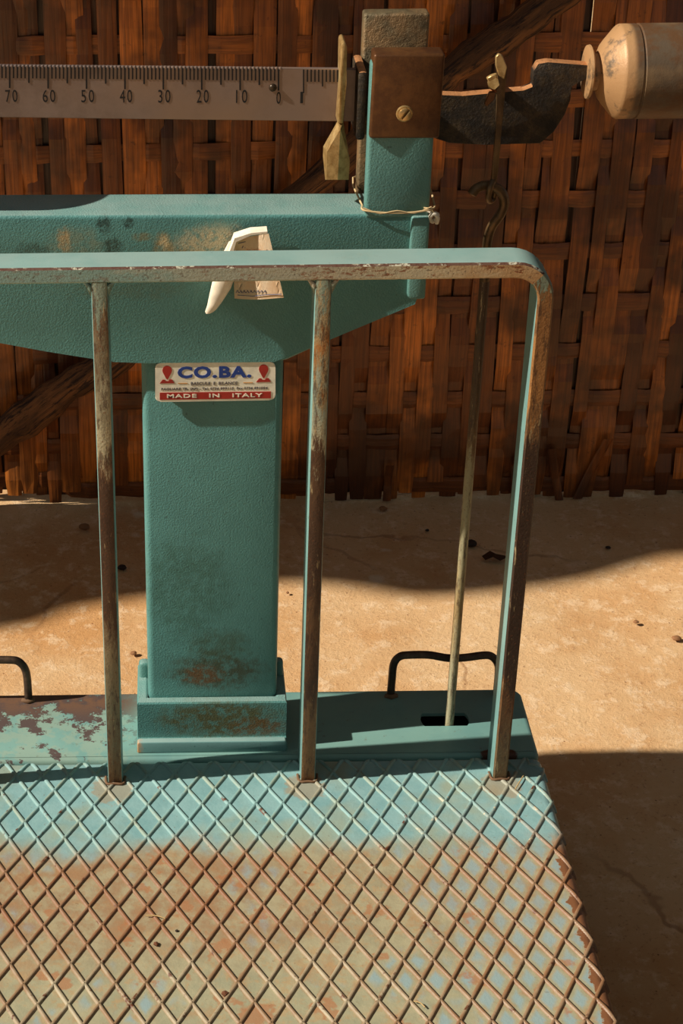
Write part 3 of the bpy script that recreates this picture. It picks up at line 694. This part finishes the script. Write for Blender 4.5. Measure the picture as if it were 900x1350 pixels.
eye = [at(649.5, 238, Y=KY-.004), at(646, 247, Y=KY-.008), at(643.5, 258, Y=KY-.006), at(645, 265, Y=KY+.001), at(650, 262, Y=KY+.006), at(652.5, 250, Y=KY+.005), at(651, 240, Y=KY+.001)]
tube('link_eye', smoothpath(eye, 4), .0030, m_hook, lk, 8)
hk = [pp(621, 257, KY-.004), pp(627, 249, KY-.003), pp(638, 244.5, KY-.001), pp(650, 246, KY), pp(661, 254), pp(664.5, 268), pp(659, 283), pp(649, 297), pp(643.5, 312), pp(641, 332), pp(638.5, 370)]
hp_ = smoothpath(hk, 4); bot = pp(638.5, 370); tip = Vector((bot.x-.001, KY, .06))
nlow = 14; low = [bot+(tip-bot)*(i/nlow) for i in range(1, nlow+1)]
rod = tube('hooked_rod', [p for p in hp_], [.0030]+[.0047]*(len(hp_)-1), m_hook, SC, 12)
tube('rod_shank', [bot]+low, .0047, m_rod, rod, 12)

# ---- carrying handles
def handle(pts, Yh):
    P = [Vector(at(x, y, Z=.1285)) if z == 0 else at(x, y, Y=Yh) for x, y, z in pts]
    P[0] = Vector((P[1].x-.0005, Yh, .120)) if pts[0][2] == 0 else P[0]
    P[-1] = Vector((P[-2].x, Yh, .120)) if pts[-1][2] == 0 else P[-1]
    return tube('handle', smoothpath(P, 5), .0044, m_han, SC, 12)
h1 = handle([(515, 918, 0), (516.5, 895, 1), (519, 875, 1), (527, 865.5, 1), (540, 863.5, 1), (565, 863.5, 1), (590, 867.5, 1), (612, 867, 1), (636, 864, 1), (647, 865, 1), (655, 873, 1), (657, 886, 1), (657, 912, 0)], 1.679)
h2 = handle([(-107, 922, 0), (-106, 897, 1), (-103, 880, 1), (-94, 871.5, 1), (-60, 870.5, 1), (-20, 870, 1), (12, 870, 1), (24, 872, 1), (32.5, 881, 1), (36, 896, 1), (38, 922, 0)], 1.678)
for hx in (.2385, -.1625): tube('weld_bead', [(hx-.006, 1.678, .129), (hx, 1.674, .1305), (hx+.006, 1.678, .129)], .003, m_wr, SC, 8)

# ---- sliding poise on the bar, left of the frame
po = lathe('sliding_poise', [(-.03, .01), (-.03, .042), (-.027, .045), (.027, .045), (.03, .042), (.03, .01)], -.245, 1.635, .812, m_weight, SC, 40)

# ================================================================ other things
# ---- twine tied around the post
m_tw = plain('twine', L(206, 176, 128), .9)
zz = at(500, 277.5, Y=1.589).z
tw = thing('twine', 'thin pale twine tied round the foot of the teal post, white knot at right', 'string', (.206, 1.60, zz))
loop = [(.1755, 1.6, zz+.0008), (.1750, 1.5895, zz+.0005), (.190, 1.5865, zz-.0010), (.2055, 1.5860, zz-.0014), (.2210, 1.5862, zz-.0010), (.2365, 1.5880, zz+.0012), (.2405, 1.6, zz+.002), (.2400, 1.672, zz), (.206, 1.684, zz), (.1740, 1.678, zz)]
tube('twine_loop', smoothpath(loop+[loop[0]], 3), .0009, m_tw, tw, 6)
tube('twine_loop', smoothpath([(x, y-.0004, z+.0022-.003*(i % 2)) for i, (x, y, z) in enumerate(loop[1:6])], 3), .0007, m_tw, tw, 6)
kp = at(572, 284, Y=1.592); m_kn = plain('white_knot', L(226, 214, 192), .8)
tube('knot', smoothpath([kp+Vector(v) for v in ((-.008, 0, .006), (-.001, -.003, .0035), (.003, -.001, .001), (.002, .003, -.004), (-.001, .0, -.006), (-.004, -.003, -.001), (-.001, -.004, .003), (.003, -.003, -.001), (.0028, 0, -.0075))], 4), .0019, m_kn, tw, 8)
tube('knot', smoothpath([kp+Vector(v) for v in ((-.010, -.002, .008), (-.004, -.004, .0075), (-.001, -.004, .004))], 3), .0010, m_tw, tw, 6)

# ---- folded paper pushed between rail and beam
M = Mat('stained_printed_paper'); X, Y, Z = M.xyz()
c = M.mix(M.step(M.noise(30, 4, .6), .4, .65), L(255, 236, 206), L(244, 208, 164))
c = M.mix(M.math('MULTIPLY', M.blob((.020, 0, .040), (.020, .1, .012), .6, 60), .75), c, L(196, 122, 66))
m_pap = M.out(c, .75); M.b.inputs['Subsurface Weight'].default_value = 0
m_ink = plain('ink_blue_grey', L(88, 96, 128), .8)
pc = at(320, 393, Y=1.580)
pa = thing('folded_paper', 'folded stained paper slip stuck behind the guard rail against the beam', 'paper', (pc.x-.0, 1.580, pc.z))
def sheetY(u, v): return 1.5850-.020*u+.002*math.sin(u*5)
def sh(u, v):
    "u across 0..1, v up 0..1"
    xb = 309+65*u; xt = 309+45*u; x = xb+(xt-xb)*v+(-3 if u < .05 else 0)*v; y = 393.5+(315-393.5)*v-6*v*u*1.2+1.5*math.sin(u*4)*(1-v)
    return at(x, y, Y=sheetY(u, v))
bm = bmesh.new(); NU, NV = 10, 8; g = [[bm.verts.new(sh(i/NU, j/NV)) for i in range(NU+1)] for j in range(NV+1)]
for j in range(NV):
    for i in range(NU): bm.faces.new((g[j][i], g[j][i+1], g[j+1][i+1], g[j+1][i]))
bmesh.ops.solidify(bm, geom=bm.faces[:], thickness=.0004); bmobj('sheet', bm, m_pap, pa, None, True)
bm = bmesh.new(); path = [(304, 318, .0016), (301, 340, .0080), (297, 362, .0105), (290, 384, .0092), (283, 400, .0066), (278, 409, .0052), (276, 412.5, .0030)]
rings = []
for x, y, r in path:
    c_ = at(x, y, Y=1.5785); rings.append([bm.verts.new((c_.x+r*1.05*math.cos(a), c_.y+r*.55*math.sin(a)-.0, c_.z+.25*r*math.cos(a))) for a in [2*math.pi*k/16 for k in range(16)]])
for A, B in zip(rings, rings[1:]):
    for k in range(16): bm.faces.new((A[k], A[(k+1) % 16], B[(k+1) % 16], B[k]))
bm.faces.new(rings[-1]); bm.faces.new(rings[0]); m_cone = plain('cream_paper_roll', L(255, 240, 214), .7)
bmobj('rolled_cone', bm, m_cone, pa, None, True)
slab('folded_flap', xz([(300, 340), (309, 316), (331, 309), (353, 307.5), (353, 310), (331, 312), (311, 321), (306, 342)], 1.5660), 1.5700, 1.5840, m_cone, pa, .0003, 1)
for ln in ([(313, 389), (333, 390.5), (352, 388.5), (371, 388)], [(314, 321), (330, 317), (351, 314.5)]):
    tube('printed_line', [at(x, y, Y=sheetY((x-309)/62, 0)-.0009) for x, y in ln], .00035, m_ink, pa, 4)
T('wyr nuow im', 308, 384, 352, 388.5, m_ink, .01, Y=1.5768, par=pa, name='print') if False else None
def squig(x0, x1, y, Y_, n):
    for i in range(n):
        a = x0+(x1-x0)*i/n; b = a+(x1-x0)/n*.7; Y = sheetY((a-309)/60, 0)-.0009
        tube('ink_mark', [at(a, y, Y=Y), at((a+b)/2, y-3.2, Y=Y), at(b, y, Y=Y)], .00045, m_ink, pa, 4)
squig(311, 352, 386, 1.5770, 9); squig(319, 346, 327, 1.5768, 7)

# ---- leaning branch
M = Mat('weathered_branch')
mp = M.N.new('ShaderNodeMapping'); M.inp(mp, 0, M.co); mp.inputs['Rotation'].default_value = (0, math.radians(39), 0)   # grain along the stick
bv = mp.outputs[0]; n = M.noise(1, 5, .65, M.map((5, 60, 60), src=bv)); st = M.noise(1, 5, .7, M.map((12, 220, 220), src=bv))
c = M.mix(M.step(n, .40, .60), L(84, 54, 28), L(132, 88, 48)); c = M.mix(M.step(M.noise(1, 3, .6, M.map((5, 14, 14))), .60, .66), c, L(160, 104, 54)); c = M.mix(M.step(st, .48, .62), c, L(40, 22, 12))
m_br = M.out(c, .75, 0, M.bump(st, .004))
BY = 2.37
bp = [(-160, 690, .026), (-60, 618, .025), (0, 575, .024), (45, 545, .025), (90, 510, .024), (140, 480, .023), (220, 415, .022), (310, 335, .021), (400, 255, .021), (490, 175, .021), (570, 112, .021), (620, 75, .022), (670, 45, .020), (720, 8, .022), (780, -40, .02), (900, -130, .019)]
cp = [at(x, y, Y=BY) for x, y, r in bp]; P = smoothpath(cp, 4); rr = []
for i in range(len(P)):
    t = i/4; a = int(min(t, len(bp)-2)); rr.append((bp[a][2]*(1-(t-a))+bp[a+1][2]*(t-a))*(1+.07*math.sin(i*1.9)+.05*math.sin(i*.7)))
br = tag(tube('branch', P, rr, m_br, None, 14, loc=cp[0]), 'thick weathered branch leaning diagonally across the woven bamboo wall', 'branch')
for v in br.data.vertices:
    q = mn.noise_vector(v.co*14)*.003; v.co += q

# ---- small stones and litter on the earth
def stone(px, py, r, label, mat, cat='stone', sq=.6, grp=None, nm='pebble'):
    p = at(px, py, Z=G); bm = bmesh.new(); bmesh.ops.create_icosphere(bm, subdivisions=2, radius=r)
    s_ = random.uniform(0, 50)
    for v in bm.verts:
        k = 1+.35*mn.noise(v.co/r*1.1+Vector((s_, 0, 0))); v.co = Vector((v.co.x*k*1.15, v.co.y*k, v.co.z*k*sq))
        v.co += Vector((p.x, p.y, G+r*sq*.7))
    return tag(bmobj(nm, bm, mat, None, p, 35), label, cat, grp)
m_sd = plain('dark_stone', L(46, 30, 20), .8); m_sb = plain('brown_stone', L(140, 96, 58), .85)
stone(161, 750, .0062, 'small black pebble on shaded earth just right of the left upright', m_sd)
stone(111, 697, .0068, 'brown clod on shaded earth left of the left upright', m_sb)
stone(620, 719, .0075, 'dark pebble on shaded earth right beside the long hooked rod', m_sd)
stone(563, 700, .0030, 'tiny dark pebble on shaded earth left of the hooked rod', m_sd)
stone(801, 723, .0032, 'tiny dark pebble in the wall shade right of the guard rail', m_sd)
stone(838, 821, .0034, 'tiny rust-brown pebble on sunlit earth, higher of the two at far right', m_sb)
stone(891, 843, .0052, 'red-brown pebble at the far right edge on sunlit earth', m_sb)
stone(379, 782, .0022, 'tiny brown crumb on sunlit earth between column and middle upright', m_sb)
stone(176, 862, .0038, 'orange-brown crumb on sunlit earth left of the column foot', m_sb)
stone(505, 672, .0050, 'brown clod at the wall foot right of the middle upright', m_sb)
lf = at(652, 738, Z=G); bm = bmesh.new()
P = [(-.018, .004, .004), (-.006, .010, .009), (.008, .006, .003), (.020, -.001, .006), (.006, -.008, .003), (-.004, -.006, .008), (-.014, -.004, .002)]
ctr = bm.verts.new(lf+Vector((0, 0, .010))); vv = [bm.verts.new(lf+Vector(q)) for q in P]
for i in range(len(vv)): bm.faces.new((ctr, vv[i], vv[(i+1) % len(vv)]))
bmesh.ops.solidify(bm, geom=bm.faces[:], thickness=.0008)
tag(bmobj('dry_leaf', bm, plain('dry_leaf', L(84, 50, 26), .8), None, lf), 'crumpled dry brown leaf on shaded earth between rod and right rail leg', 'leaf')
m_straw = plain('straw', L(196, 164, 110), .8); zr = HP+.0026
for (x0, y0, x1, y1, lab) in ((690, 1022, 679, 1040, 'short pale straw on the tread plate beside the right rail foot'), (192, 1207, 218, 1211, 'pale straw lying across tread ribs at lower left of the plate'), (545, 1320, 560, 1328, 'short pale straw on the tread plate near the bottom of the frame')):
    a = at(x0, y0, Z=zr); b = at(x1, y1, Z=zr)
    tag(tube('straw', smoothpath([a, (a+b)/2+Vector((.001, .0015, .0003)), b], 3), .0006, m_straw, None, 6, loc=a), lab, 'straw')
for (x0, y0, r, lab) in ((206, 1246, .0030, 'dark brown crumb of soil on the tread plate at lower left'), (296, 1311, .0034, 'rust-brown soil crumb on the lower left tread plate beside a rib'), (233, 1228, .0018, 'thin dark twig bit on the tread plate left of centre')):
    p = at(x0, y0, Z=HP); bm = bmesh.new(); bmesh.ops.create_icosphere(bm, subdivisions=1, radius=r)
    for v in bm.verts: v.co = Vector((v.co.x*(1+random.uniform(-.3, .3)), v.co.y*(1+random.uniform(-.3, .3)), v.co.z*.6))+p+Vector((0, 0, r*.5))
    tag(bmobj('soil_crumb', bm, m_sd if r < .003 else plain('soil', L(104, 60, 32), .9), None, p), lab, 'crumb')
